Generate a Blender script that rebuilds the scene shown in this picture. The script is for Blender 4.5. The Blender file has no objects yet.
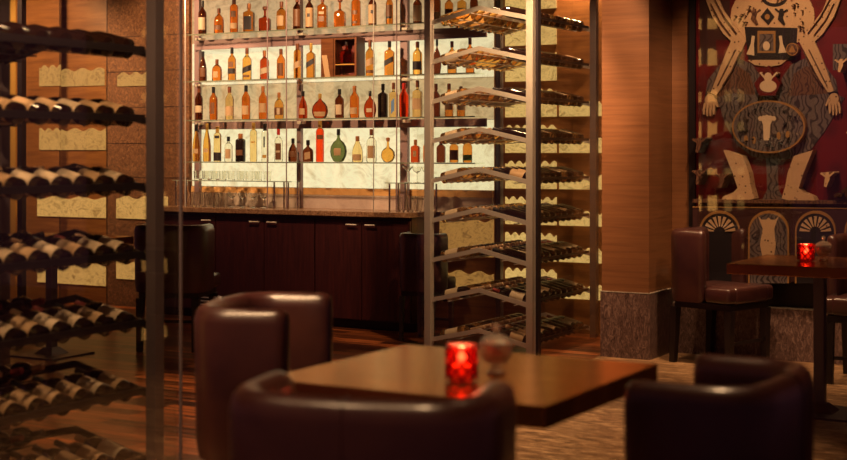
import bpy, bmesh, math, random
from mathutils import Vector, Matrix
random.seed(7)
C = bpy.context.scene.collection
S = bpy.context.scene
PI = math.pi
TH = math.radians(29.6); s_, c_ = math.sin(TH), math.cos(TH)
H = 1.5; FP = 1400.0; PX = 423.5; HZ = 152.0

# ---------- measuring helpers (room axes: X along the bar, Y into the room) ----------
def rd(r, d, z=0.0): return Vector((c_*r - s_*d, s_*r + c_*d, z))
def Xp(px, Y):
    q = (px-PX)/FP; return Y*(c_*q - s_)/(c_ + s_*q)
def Yp(px, X):
    q = (px-PX)/FP; return X*(c_ + s_*q)/(c_*q - s_)
def dep(X, Y): return -s_*X + c_*Y
def zp(py, X, Y): return H - (py-HZ)/FP*dep(X, Y)

# ---------- materials ----------
def new_mat(name):
    m = bpy.data.materials.new(name); m.use_nodes = True
    nt = m.node_tree; b = nt.nodes['Principled BSDF']; return m, nt, b
def pbr(name, col, rough=.5, metal=0, trans=0, ior=1.45, emis=None, es=0, coat=0, spec=.5):
    m, nt, b = new_mat(name)
    b.inputs['Base Color'].default_value = (*col, 1); b.inputs['Roughness'].default_value = rough
    b.inputs['Metallic'].default_value = metal; b.inputs['Transmission Weight'].default_value = trans
    b.inputs['IOR'].default_value = ior; b.inputs['Coat Weight'].default_value = coat
    b.inputs['Specular IOR Level'].default_value = spec
    if emis: b.inputs['Emission Color'].default_value = (*emis, 1); b.inputs['Emission Strength'].default_value = es
    return m
def coords(nt, scale=(1,1,1), rot=(0,0,0), kind='Object'):
    tc = nt.nodes.new('ShaderNodeTexCoord'); mp = nt.nodes.new('ShaderNodeMapping')
    mp.inputs['Scale'].default_value = scale; mp.inputs['Rotation'].default_value = rot
    nt.links.new(tc.outputs[kind], mp.inputs[0]); return mp.outputs[0]
def noise(nt, vec, scale, detail=4, rough=.6, dist=0):
    n = nt.nodes.new('ShaderNodeTexNoise'); n.inputs['Scale'].default_value = scale
    n.inputs['Detail'].default_value = detail; n.inputs['Roughness'].default_value = rough
    n.inputs['Distortion'].default_value = dist
    nt.links.new(vec, n.inputs['Vector']); return n.outputs['Fac']
def ramp(nt, fac, stops):
    r = nt.nodes.new('ShaderNodeValToRGB'); e = r.color_ramp.elements
    while len(e) < len(stops): e.new(.5)
    for k, (p, col) in enumerate(stops): e[k].position = p; e[k].color = (*col, 1)
    nt.links.new(fac, r.inputs[0]); return r.outputs[0]
def bump(nt, b, fac, st=.2, dist=.01):
    n = nt.nodes.new('ShaderNodeBump'); n.inputs['Strength'].default_value = st; n.inputs['Distance'].default_value = dist
    nt.links.new(fac, n.inputs['Height']); nt.links.new(n.outputs[0], b.inputs['Normal'])

def table_wood():
    m = wood('table_walnut', (.32,.105,.035), (.50,.185,.06), (1,4,1), .17, 0, 3)
    b = m.node_tree.nodes['Principled BSDF']; b.inputs['Metallic'].default_value = .85; b.inputs['Specular Tint'].default_value = (1,.80,.50,1); return m
def wood(name, c1, c2, scale=(1,1,1), rough=.4, coat=0, ns=6):
    m, nt, b = new_mat(name); v = coords(nt, scale)
    f = noise(nt, v, ns, 6, .65, .4)
    nt.links.new(ramp(nt, f, [(.3, c1), (.7, c2)]), b.inputs['Base Color'])
    b.inputs['Roughness'].default_value = rough; b.inputs['Coat Weight'].default_value = coat
    b.inputs['Coat Roughness'].default_value = .15
    bump(nt, b, f, .08, .004); return m
def stone(name, c1, c2, c3, ns=8, rough=.45, scale=(1,1,1), bs=.2):
    m, nt, b = new_mat(name); v = coords(nt, scale)
    f = noise(nt, v, ns, 10, .72, 1.2)
    nt.links.new(ramp(nt, f, [(.32, c1), (.5, c2), (.68, c3)]), b.inputs['Base Color'])
    b.inputs['Roughness'].default_value = rough; bump(nt, b, f, bs, .01); return m
def onyx(name, c1, c2, strength, ns=3.0):
    m, nt, b = new_mat(name); v = coords(nt, (1,1,1.3))
    f = noise(nt, v, ns*1.5, 10, .68, 1.2)
    col = ramp(nt, f, [(.3, c1), (.5, c2), (.72, c1)])
    b.inputs['Base Color'].default_value = (.08,.05,.03,1); b.inputs['Roughness'].default_value = .35
    nt.links.new(col, b.inputs['Emission Color']); b.inputs['Emission Strength'].default_value = strength
    return m
def pane_mat(name, tint=(.97,.97,.95), refl=1.0, ior=1.5):
    m = bpy.data.materials.new(name); m.use_nodes = True; nt = m.node_tree; nt.nodes.clear()
    o = nt.nodes.new('ShaderNodeOutputMaterial'); t = nt.nodes.new('ShaderNodeBsdfTransparent'); g = nt.nodes.new('ShaderNodeBsdfGlossy')
    f = nt.nodes.new('ShaderNodeFresnel'); ge = nt.nodes.new('ShaderNodeNewGeometry'); mr = nt.nodes.new('ShaderNodeMapRange')
    mr.inputs['To Min'].default_value = ior; mr.inputs['To Max'].default_value = 1/ior
    nt.links.new(ge.outputs['Backfacing'], mr.inputs['Value']); nt.links.new(mr.outputs[0], f.inputs[0]); mx = nt.nodes.new('ShaderNodeMixShader')
    t.inputs[0].default_value = (*tint, 1); g.inputs['Roughness'].default_value = .02; g.inputs[0].default_value = (refl,)*3+(1,)
    nt.links.new(f.outputs[0], mx.inputs[0]); nt.links.new(t.outputs[0], mx.inputs[1]); nt.links.new(g.outputs[0], mx.inputs[2])
    nt.links.new(mx.outputs[0], o.inputs[0]); return m
def liquid(name, col, ior=1.42):
    m = pbr(name, col, .03, trans=1, ior=ior); return m

M = {}
M['pane'] = pane_mat('clear_pane')
M['shelfglass'] = pane_mat('shelf_glass', (.95,.97,.93))
M['glassware'] = pbr('clear_glassware', (.97,.96,.92), .02, trans=1, ior=1.45)
M['pillar'] = wood('pillar_veneer', (.13,.047,.018), (.215,.086,.034), (.35,.35,9), .42, 0, 5)
M['wallwood'] = wood('wall_veneer', (.15,.055,.016), (.30,.125,.036), (.5,.5,7), .4, 0, 4)
M['cabinet'] = wood('cabinet_wood', (.020,.0045,.005), (.050,.010,.009), (9,9,.6), .34, .2, 4)
M['darkwood'] = wood('dark_leg_wood', (.006,.003,.003), (.014,.006,.005), (4,4,1), .4, 0)
M['table'] = table_wood()
M['marble'] = stone('dado_marble', (.03,.014,.014), (.12,.066,.056), (.30,.19,.16), 48, .35, (1,1,.45), .5)
M['granite'] = stone('counter_granite', (.04,.018,.01), (.22,.11,.06), (.45,.27,.16), 60, .2)
M['rough'] = stone('rough_wall_stone', (.05,.018,.008), (.16,.065,.028), (.34,.16,.07), 34, .7, bs=.8)
M['ledge'] = stone('ledge_stone', (.2,.16,.13), (.3,.25,.2), (.4,.34,.28), 20, .5)
M['splash'] = stone('splash_stone', (.45,.33,.30), (.55,.42,.37), (.62,.50,.44), 5, .25)
M['splash2'] = stone('splash_amber', (.55,.28,.10), (.68,.37,.15), (.75,.45,.2), 7, .35)
M['steel'] = pbr('brushed_steel', (.60,.54,.50), .32, .45)
M['post'] = pbr('bar_post_steel', (.25,.16,.165), .5, 0)
M['chrome'] = pbr('chrome', (.75,.7,.62), .12, 1)
M['handle'] = pbr('handle_steel', (.75,.66,.58), .3, .3)
M['blackmetal'] = pbr('dark_metal', (.03,.022,.026), .4, .6)
M['greymetal'] = pbr('grey_post_metal', (.13,.10,.11), .4, .35)
M['wineglass'] = pbr('dark_wine_glass', (.010,.004,.003), .07, spec=.9)
M['winegold'] = pbr('amber_wine_glass', (.95,.66,.30), .05, trans=.97, ior=1.2)
M['winegreen'] = pbr('olive_wine_glass', (.75,.45,.18), .05, trans=.95, ior=1.25)
M['lab_cream'] = pbr('label_cream', (.46,.35,.24), .55)
M['lab_white'] = pbr('label_white', (.75,.66,.52), .6)
M['lab_tan'] = pbr('label_tan', (.38,.24,.13), .6)
M['lab_dark'] = pbr('label_dark', (.018,.012,.015), .5)
M['lab_brown'] = pbr('label_brown', (.13,.05,.02), .5)
M['lab_gold'] = pbr('label_gold', (.75,.42,.10), .35, .5)
M['lab_blue'] = pbr('label_blue', (.10,.20,.42), .5)
M['lab_red'] = pbr('label_red', (.42,.03,.02), .5)
M['lab_green'] = pbr('label_green', (.10,.22,.05), .5)
M['cap_black'] = pbr('cap_black', (.012,.01,.012), .35)
M['cap_brown'] = pbr('cap_brown', (.14,.04,.015), .4)
M['cap_copper'] = pbr('cap_copper', (.45,.17,.06), .35, .4)
M['cap_gold'] = pbr('cap_gold', (.75,.45,.12), .3, .7)
M['cap_red'] = pbr('cap_red', (.40,.02,.015), .4)
M['capsule_foil'] = pbr('capsule_foil', (.50,.32,.20), .3, .5)
M['capsule_red'] = pbr('capsule_red', (.22,.03,.025), .35, .2)
L = {
 'amber': liquid('amber_spirit', (.72,.27,.045)), 'orange': liquid('orange_spirit', (.80,.22,.03)),
 'dark': liquid('dark_brown_glass', (.16,.035,.012)), 'redbrown': liquid('red_brown_spirit', (.55,.07,.015)),
 'red': liquid('red_spirit', (.95,.07,.012)), 'gold': liquid('golden_spirit', (.86,.44,.09)),
 'pale': liquid('pale_spirit', (.92,.68,.32)), 'clear': liquid('clear_spirit', (.95,.92,.82), 1.4),
 'green': liquid('dark_green_glass', (.16,.19,.07)), 'black': pbr('black_glass', (.014,.008,.008), .1),
}
def leather():
    m, nt, b = new_mat('chair_leather'); v = coords(nt)
    f = noise(nt, v, 4, 5, .6, .3)
    nt.links.new(ramp(nt, f, [(.3, (.030,.008,.009)), (.7, (.064,.019,.014))]), b.inputs['Base Color'])
    b.inputs['Roughness'].default_value = .34; b.inputs['Coat Weight'].default_value = .5; b.inputs['Coat Roughness'].default_value = .22
    f2 = noise(nt, v, 90, 3, .5); bump(nt, b, f2, .12, .003); return m
M['leather'] = leather()
def planks():
    m, nt, b = new_mat('floor_planks')
    v = coords(nt)
    br = nt.nodes.new('ShaderNodeTexBrick'); br.inputs['Scale'].default_value = 1
    br.inputs['Brick Width'].default_value = .9; br.inputs['Row Height'].default_value = .13
    br.inputs['Mortar Size'].default_value = .0015; br.inputs['Color1'].default_value = (.03,.008,.006,1)
    br.inputs['Color2'].default_value = (.40,.14,.05,1); br.inputs['Mortar'].default_value = (.012,.004,.003,1); br.offset = .37
    nt.links.new(v, br.inputs[0])
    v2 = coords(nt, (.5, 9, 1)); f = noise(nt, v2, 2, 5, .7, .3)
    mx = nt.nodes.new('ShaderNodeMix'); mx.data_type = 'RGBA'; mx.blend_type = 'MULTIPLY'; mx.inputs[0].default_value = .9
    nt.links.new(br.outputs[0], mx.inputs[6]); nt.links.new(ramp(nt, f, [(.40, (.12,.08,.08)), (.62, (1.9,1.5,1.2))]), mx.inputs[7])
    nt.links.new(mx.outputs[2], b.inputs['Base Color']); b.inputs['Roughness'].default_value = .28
    bump(nt, b, f, .1, .003); return m
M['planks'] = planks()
M['floorstone'] = stone('floor_travertine', (.03,.012,.006), (.25,.13,.06), (.75,.48,.26), 6, .4, (1,4,1))

# ---------- mesh building ----------
class MB:
    def __init__(s): s.v = []; s.f = []; s.m = []
    def add(s, vs, fs, mi=0):
        o = len(s.v); s.v += [Vector(v) for v in vs]
        s.f += [tuple(i+o for i in f) for f in fs]; s.m += [mi]*len(fs); return s
    def box(s, x0, x1, y0, y1, z0, z1, mi=0):
        vs = [(x,y,z) for x in (x0,x1) for y in (y0,y1) for z in (z0,z1)]
        return s.add(vs, [(0,1,3,2),(4,6,7,5),(0,4,5,1),(2,3,7,6),(0,2,6,4),(1,5,7,3)], mi)
    def bar(s, a, b, w, h, up=(0,0,1), mi=0):
        a, b = Vector(a), Vector(b); t = (b-a).normalized(); sd = t.cross(Vector(up)).normalized()*w/2; u = sd.cross(t).normalized()*h/2
        vs = [p+i*sd+j*u for p in (a,b) for i in (-1,1) for j in (-1,1)]
        return s.add(vs, [(0,1,3,2),(4,6,7,5),(0,4,5,1),(2,3,7,6),(0,2,6,4),(1,5,7,3)], mi)
    def tube(s, pts, r, n=8, mi=0):
        rings = []
        pts = [Vector(p) for p in pts]
        for k, p in enumerate(pts):
            t = (pts[min(k+1, len(pts)-1)] - pts[max(k-1, 0)]).normalized()
            ref = Vector((0,0,1)) if abs(t.z) < .9 else Vector((1,0,0))
            a = t.cross(ref).normalized(); b = t.cross(a)
            rr = r[k] if isinstance(r, (list, tuple)) else r
            rings.append([p + rr*(a*math.cos(2*PI*i/n)+b*math.sin(2*PI*i/n)) for i in range(n)])
        vs = [v for rg in rings for v in rg]
        fs = [(k*n+i, k*n+(i+1)%n, (k+1)*n+(i+1)%n, (k+1)*n+i) for k in range(len(pts)-1) for i in range(n)]
        fs += [tuple(range(n)), tuple((len(pts)-1)*n+i for i in reversed(range(n)))]
        return s.add(vs, fs, mi)
    def lathe(s, prof, n=20, mi=None, sq=None, cen=(0,0,0), flat=1.0):
        # prof: (radius, z[, slot]); sq: squareness exponent for square bottles; flat scales y
        cx, cy, cz = cen; vs = []; fs = []; ms = []
        for q in prof:
            for i in range(n):
                a = 2*PI*i/n + PI/n; ca, sa = math.cos(a), math.sin(a); k = 1
                if sq and q[0] > .016: k = (abs(ca)**sq + abs(sa)**sq)**(-1/sq)
                vs.append((cx+q[0]*ca*k, cy+q[0]*sa*k*(flat if q[0] > .016 else 1), cz+q[1]))
        for k in range(len(prof)-1):
            for i in range(n):
                fs.append((k*n+i, k*n+(i+1)%n, (k+1)*n+(i+1)%n, (k+1)*n+i))
                ms.append(prof[k][2] if len(prof[k]) > 2 else (mi or 0))
        fs.append(tuple(reversed(range(n)))); ms.append(prof[0][2] if len(prof[0]) > 2 else (mi or 0))
        fs.append(tuple((len(prof)-1)*n+i for i in range(n))); ms.append(prof[-1][2] if len(prof[-1]) > 2 else (mi or 0))
        o = len(s.v); s.v += [Vector(v) for v in vs]; s.f += [tuple(i+o for i in f) for f in fs]; s.m += ms; return s
    def mesh(s, name, mats, smooth=True, bevel=0, seg=2, ang=40):
        me = bpy.data.meshes.new(name); me.from_pydata([tuple(v) for v in s.v], [], s.f)
        for p, mi in zip(me.polygons, s.m): p.material_index = mi
        for m in (mats if isinstance(mats, (list, tuple)) else [mats]): me.materials.append(m)
        bm = bmesh.new(); bm.from_mesh(me); bmesh.ops.recalc_face_normals(bm, faces=bm.faces)
        if bevel: bmesh.ops.bevel(bm, geom=list(bm.edges), offset=bevel, segments=seg, profile=.5, affect='EDGES')
        for f in bm.faces: f.smooth = smooth
        if smooth:
            for e in bm.edges:
                if len(e.link_faces) == 2 and e.calc_face_angle(0) > math.radians(ang): e.smooth = False
        bm.to_mesh(me); bm.free(); return me
    def obj(s, name, mats, parent=None, **k):
        return link(name, s.mesh(name, mats, **k), parent)
def link(name, me, parent=None, loc=None, rz=0):
    o = bpy.data.objects.new(name, me); C.objects.link(o)
    if parent: o.parent = parent
    if loc is not None: o.location = loc
    o.rotation_euler.z = rz; return o
def tag(o, label, cat, group=None):
    o['label'] = label; o['category'] = cat
    if group: o['group'] = group
    return o
def thing(name, label, cat, loc=(0,0,0), rz=0, group=None):
    o = bpy.data.objects.new(name, None); C.objects.link(o); o.location = loc; o.rotation_euler.z = rz
    o.empty_display_size = .1; return tag(o, label, cat, group)
def struct(name, mb, mat, **k):
    o = mb.obj(name, mat, **k); o['kind'] = 'structure'; return o
def dup(root, loc, rz, label, group=None):
    r = root.copy(); C.objects.link(r); r.location = loc; r.rotation_euler.z = rz; r['label'] = label
    if group: r['group'] = group
    for ch in list(root.children):
        c = ch.copy(); C.objects.link(c); c.parent = r
        for g in list(ch.children):
            d = g.copy(); C.objects.link(d); d.parent = c
    return r
ORD = ['first','second','third','fourth','fifth','sixth','seventh','eighth','ninth','tenth','eleventh','twelfth']

# ================= SETTING =================
CNT_Y = 10.0; WALL_Y = 10.44
XE = -5.26                    # end of the bar wall beside the centre rack
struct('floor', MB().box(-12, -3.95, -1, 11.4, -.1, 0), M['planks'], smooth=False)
struct('floor_stone', MB().box(-3.95, 4, -1, 11.4, -.1, 0), M['floorstone'], smooth=False)
struct('ceiling', MB().box(-12, 4, 1, 11.4, 3.15, 3.25), pbr('ceiling_paint', (.12,.07,.045), .8), smooth=False)
SH0 = Xp(189, WALL_Y)        # left end of the lit shelves
XW = Xp(107, WALL_Y)         # stone / veneer joint
struct('wall_back', MB().box(XW, SH0, WALL_Y, WALL_Y+.15, 0, 3.15), M['rough'], smooth=False)
w = MB(); w.box(-12, XW-.004, WALL_Y, WALL_Y+.15, 0, 3.15); struct('wall_left_back', w, M['wallwood'], smooth=False)
struct('wall_bar', MB().box(SH0+.002, XE-.002, WALL_Y+.034, WALL_Y+.15, 0, 3.15), M['wallwood'], smooth=False)
struct('wall_rack', MB().box(-5.7, -3.6, 10.70, 10.9, 0, 3.15), M['wallwood'], smooth=False)
# joints in the stone and the veneer
for k, px in enumerate((60, 107)):
    x = Xp(px, WALL_Y); struct('trim_%d' % (k+1), MB().box(x-.004, x+.004, WALL_Y-.004, WALL_Y, 0, 3.15), M['blackmetal'], smooth=False)
for k, z in enumerate((1.25, 1.58, 1.93, 2.28, 2.62)):
    struct('trim_%d' % (k+3), MB().box(XW+.006, SH0, WALL_Y-.002, WALL_Y, z, z+.006), M['blackmetal'], smooth=False)
xx = Xp(21, 9.9)
struct('trim_8', MB().box(xx-.03, xx+.03, 9.88, 9.94, 0, 3.15), M['blackmetal'], smooth=False)

# pillar with marble foot
PXL, PXR, PY0 = -3.94, -3.575, 9.586
struct('wall_pillar', MB().box(PXL, PXR, PY0, 10.9, .478, 3.15), M['pillar'], smooth=False)
struct('baseboard_pillar', MB().box(PXL-.006, PXR+.012, PY0-.012, 10.9, 0, .476), M['marble'], smooth=False)
struct('trim_10', MB().box(PXL-.006, PXR+.014, PY0-.014, 10.9, .476, .482), M['ledge'], smooth=False)
AY = 10.07
struct('wall_right', MB().box(PXR+.002, 1.5, AY, AY+.2, .62, 3.15), M['pillar'], smooth=False)
struct('wall_right_low', MB().box(PXR+.002, 1.5, AY+.03, AY+.2, .38, .585), M['darkwood'], smooth=False)
struct('trim_11', MB().box(PXR+.02, 1.5, AY-.03, AY+.2, .587, .618), M['ledge'], smooth=False)
struct('baseboard_right', MB().box(PXR+.02, 1.5, AY-.03, AY+.2, 0, .37), M['marble'], smooth=False)
struct('trim_12', MB().box(PXR+.02, 1.5, AY-.032, AY+.2, .37, .379), M['ledge'], smooth=False)

# ---------- backlit onyx ----------
TN = [20]
def onyx_panel(x0, x1, y, z0, z1, mat, label, face=-1, parent=None, t=.02, **kw):
    b = MB().box(x0, x1, y-t if face < 0 else y, y if face < 0 else y+t, z0, z1)
    if parent:
        o = b.obj('panel', mat, parent, smooth=False); o['label'] = label; return o
    if z1-z0 < .4:      # cut with an uneven upper edge
        b = MB(); n = 22; ya, yb = (y-t, y) if face < 0 else (y, y+t); ph = x0*7+z0*5
        top = [(x0+(x1-x0)*i/n, z1-.016*(1+math.sin(ph+i*.75))) for i in range(n+1)]
        pts = [(x0, z0), (x1, z0)] + top[::-1]; m_ = len(pts)
        b.add([(x, ya, z) for x, z in pts]+[(x, yb, z) for x, z in pts], [tuple(range(m_)), tuple(range(2*m_-1, m_-1, -1))]+[(i, (i+1) % m_, m_+(i+1) % m_, m_+i) for i in range(m_)])
    TN[0] += 1; o = b.obj('trim_%d' % TN[0], mat, None, smooth=False); o['kind'] = 'structure'; return o
ox = [('top', 2.53, 3.1, onyx('onyx_soft', (.32,.19,.08), (.72,.50,.25), .72)),
      ('second', 2.13, 2.525, onyx('onyx_bright', (.66,.52,.27), (.98,.85,.50), .97)),
      ('third', 1.775, 2.125, onyx('onyx_mid', (.38,.23,.09), (.84,.60,.28), .72)),
      ('fourth', 1.18, 1.77, onyx('onyx_hot', (.66,.50,.24), (1.0,.88,.50), .95))]
segs = [(SH0+.03, Xp(293, WALL_Y)), (Xp(293, WALL_Y)+.01, Xp(405, WALL_Y)), (Xp(405, WALL_Y)+.01, XE-.01)]
ow = thing('onyx_wall', 'glowing cream onyx wall of backlit panels behind the bar bottles', 'backlit wall')
for nm, z0, z1, mt in ox:
    for (a, b), wh in zip(segs, ('left bay', 'middle bay', 'right bay beside the rack')):
        onyx_panel(a, b, WALL_Y+.03, z0, z1, mt, 'glowing onyx panel behind the %s bottle shelf, %s' % (nm, wh), parent=ow)
# splash back above the counter
struct('trim_13', MB().box(SH0+.03, XE-.01, WALL_Y-.005, WALL_Y+.03, 1.118, 1.176), M['splash2'], smooth=False)
struct('trim_14', MB().box(SH0+.03, XE-.01, WALL_Y-.01, WALL_Y+.03, .99, 1.116), M['splash'], smooth=False)
# amber glass reflections, built as glowing blocks on the panelled walls
ob = onyx('glow_block', (.22,.10,.02), (.75,.40,.11), 1.0, 7)
ob2 = onyx('glow_block_dim', (.20,.09,.02), (.62,.32,.085), 1.0, 7)
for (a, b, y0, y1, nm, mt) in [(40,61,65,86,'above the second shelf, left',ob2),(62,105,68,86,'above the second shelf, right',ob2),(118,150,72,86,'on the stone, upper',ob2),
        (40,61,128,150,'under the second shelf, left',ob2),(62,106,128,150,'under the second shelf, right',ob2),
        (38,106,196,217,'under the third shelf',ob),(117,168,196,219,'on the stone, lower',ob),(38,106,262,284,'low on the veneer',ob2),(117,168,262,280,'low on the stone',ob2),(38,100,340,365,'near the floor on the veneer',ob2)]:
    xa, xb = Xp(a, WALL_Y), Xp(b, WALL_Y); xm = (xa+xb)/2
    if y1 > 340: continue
    onyx_panel(xa, xb, WALL_Y+.008, zp(y1, xm, WALL_Y), zp(y0, xm, WALL_Y), mt, 'small glowing block standing in for an amber glass reflection, %s' % nm, name='glow_block', grp='amber reflection blocks behind the left rack')
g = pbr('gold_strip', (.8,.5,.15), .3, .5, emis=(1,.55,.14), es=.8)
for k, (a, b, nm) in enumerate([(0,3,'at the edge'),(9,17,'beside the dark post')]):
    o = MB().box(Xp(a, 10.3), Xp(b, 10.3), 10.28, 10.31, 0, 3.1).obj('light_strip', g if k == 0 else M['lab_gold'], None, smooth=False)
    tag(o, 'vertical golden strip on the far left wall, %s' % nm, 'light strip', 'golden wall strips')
# behind the centre rack: amber blocks between the shelves
BY = 10.70
ob3 = onyx('onyx_rack', (.20,.10,.02), (.80,.50,.15), 1.0, 9)
for k in range(9):
    zc = .30 + .302*k
    cols = [(-5.50,-5.30,'outer left'), (-5.27,-5.07,'left'), (-5.02,-4.80,'middle'), (-4.77,-4.50,'right'), (-4.45,-4.25,'far right')]
    for a, b, nm in cols:
        if k >= 6 and nm in ('right', 'far right'): continue
        onyx_panel(a, b, BY, zc-.015, zc+(.11 if 'right' in nm else .22), ob3, 'amber onyx block behind the centre rack, %s column, %s row from the floor' % (nm, ORD[k]), name='glow_block', grp='amber onyx blocks behind the centre rack')
# gold glass reflection right of the bar cabinets, built as lit low panels
o1 = onyx('reflection_low', (.05,.016,.004), (.42,.20,.045), .9, 8)
onyx_panel(-5.78, XE-.01, WALL_Y+.03, .62, .94, o1, 'glowing panel for the gold glass reflection below counter level behind the centre rack', name='glow_block')
onyx_panel(-5.78, XE-.01, WALL_Y+.03, .33, .50, o1, 'low glowing band for the gold glass reflection right of the bar cabinets', name='glow_block')
# unseen onyx wall, added to show as a reflection in the picture glass
obh = onyx('onyx_unseen', (.5,.22,.05), (1,.46,.11), 2.2, 6)
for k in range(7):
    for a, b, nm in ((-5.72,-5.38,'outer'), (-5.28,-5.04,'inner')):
        onyx_panel(a, b, 3.0, .32+.45*k, .47+.45*k+.06*(k % 2), obh if nm == 'outer' else ob, 'amber onyx block on the unseen wall added for the picture glass, %s column, %s row up' % (nm, ORD[k]), face=1, name='glow_block', grp='amber onyx blocks of the unseen reflected wall')
struct('wall_unseen', MB().box(-7, -4.6, 2.85, 2.998, 0, 3.15), M['wallwood'], smooth=False)

# ================= BAR =================
# counter slab and cabinets
ct = MB().box(Xp(150, CNT_Y), -5.80, CNT_Y-.03, WALL_Y-.012, .955, .998).obj('bar_counter', M['granite'], None, smooth=False, bevel=.004)
tag(ct, 'speckled brown granite counter top running over the bar cabinets', 'counter')
def cabinet(pa, pb, label, doors, grille=False):
    xa, xb = Xp(pa, CNT_Y)+.002, Xp(pb, CNT_Y)-.002
    t = thing('bar_cabinet', label, 'cabinet', ((xa+xb)/2, CNT_Y+.04, 0), 0, 'dark cabinets under the bar')
    hw = (xb-xa)/2
    MB().box(-hw, hw, .0, .36, .075, .953).obj('body', M['cabinet'], t, smooth=False)
    MB().box(-hw, hw, .04, .36, 0, .073).obj('plinth', M['blackmetal'], t, smooth=False)
    n = doors
    for k in range(n):
        a = -hw + 2*hw*k/n + .004; b = -hw + 2*hw*(k+1)/n - .004
        d = MB().box(a, b, -.024, -.002, .085, .925).obj('door', M['cabinet'], t, smooth=False, bevel=.002)
        side = 1 if k % 2 == 0 else -1
        hx = (b-.09) if side > 0 else (a+.09)
        h = MB(); h.tube([(hx-.05,-.045,.885),(hx+.05,-.045,.885)], .006); h.tube([(hx-.042,-.045,.885),(hx-.042,-.024,.885)], .004); h.tube([(hx+.042,-.045,.885),(hx+.042,-.024,.885)], .004)
        h.obj('handle', M['handle'], d)
    if grille:
        for k in range(9): pass
        g = MB().box(hw-.20, hw-.03, -.030, -.0245, .10, .42).obj('vent_grille', M['blackmetal'], t, smooth=False)
        for k in range(9):
            z = .12+.032*k; MB().box(hw-.19, hw-.04, -.036, -.031, z, z+.010).obj('louvre', M['steel'], g, smooth=False)
    return t
cabinet(150, 214.5, 'dark bar cabinet with a louvred vent low in its door, leftmost', 1, True)
cabinet(214.5, 313.6, 'dark two-door bar cabinet in the middle of the bar', 2)
cabinet(313.6, 409.5, 'dark two-door bar cabinet at the right end beside the glass rack', 2)

# shelving
SZ = [2.584, 2.152, 1.795, 1.412]
RY0, RY1 = 10.165, 10.34
sh = thing('bar_shelving', 'tall steel and glass bottle shelving in front of the glowing onyx wall', 'shelving', (Xp(300, 10.3), 10.2, .998))
ox_, oy_, oz_ = sh.location
def loc_box(x0, x1, y0, y1, z0, z1): return MB().box(x0-ox_, x1-ox_, y0-oy_, y1-oy_, z0-oz_, z1-oz_)
BE = XE-.03
for px, wd in ((197.5, .055), (299.5, .045), (404.5, .075)):
    x = Xp(px, 10.4); loc_box(x-wd/2, x+wd/2, 10.385, 10.428, 1.0, 3.1).obj('post', M['post'], sh, smooth=False, bevel=.003)
for z0, z1 in ((2.455, 2.545), (1.71, 1.78)):
    loc_box(Xp(197, 10.4), BE, 10.36, 10.383, z0, z1).obj('beam', M['post'], sh, smooth=False)
sx0 = Xp(186, 10.2)
for z in SZ:
    loc_box(sx0, BE, RY0, RY1, z-.010, z).obj('shelf', M['shelfglass'], sh, smooth=False)
    e = loc_box(sx0, BE, RY0-.006, RY0-.001, z-.010, z); e.obj('shelf_edge', pbr('shelf_edge', (.16,.17,.12), .2), sh, smooth=False)
for px in (188, 270, 289, 376, 399):
    x = Xp(px, RY0); r = MB(); r.tube([(x-ox_, 10.126-oy_, 1.0-oz_), (x-ox_, 10.126-oy_, 3.1-oz_)], .0055 if px != 376 else .0045, 8); r.obj('rod', M['steel'] if px in (188,376) else M['post'], sh)
for px in (197.5, 299.5, 404.5):
    for z in SZ[:3]:
        x = Xp(px, 10.3); loc_box(x-.03, x+.03, 10.30, 10.384, z-.045, z-.02).obj('bracket', M['handle'], sh, smooth=False, bevel=.004)
# low racks for glasses standing on the counter
def glass_rack(pa, pb, legs, label):
    xa, xb = Xp(pa, 10.2), Xp(pb, 10.2); t = thing('glass_rack', label, 'rack', ((xa+xb)/2, 10.22, .998), 0, 'low racks for glasses')
    hw = (xb-xa)/2; MB().box(-hw, hw, -.07, .10, .236, .244).obj('shelf', M['shelfglass'], t, smooth=False)
    MB().box(-hw, hw, -.076, -.071, .236, .244).obj('shelf_edge', pbr('rack_edge', (.25,.27,.2), .2), t, smooth=False)
    for px in legs:
        x = Xp(px, 10.2)-t.location.x
        r = MB(); r.tube([(x,-.06,0),(x,-.06,.235)], .009, 10); r.obj('leg', M['chrome'], t)
        r = MB(); r.tube([(x,.09,0),(x,.09,.235)], .009, 10); r.obj('leg', M['chrome'], t)
    return t
glass_rack(176, 295, (179, 277, 291), 'low chrome rack with a glass top holding tumblers at the left end')
glass_rack(388, 434, (392, 399, 430), 'small chrome rack with a glass top at the right end of the counter')

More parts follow.
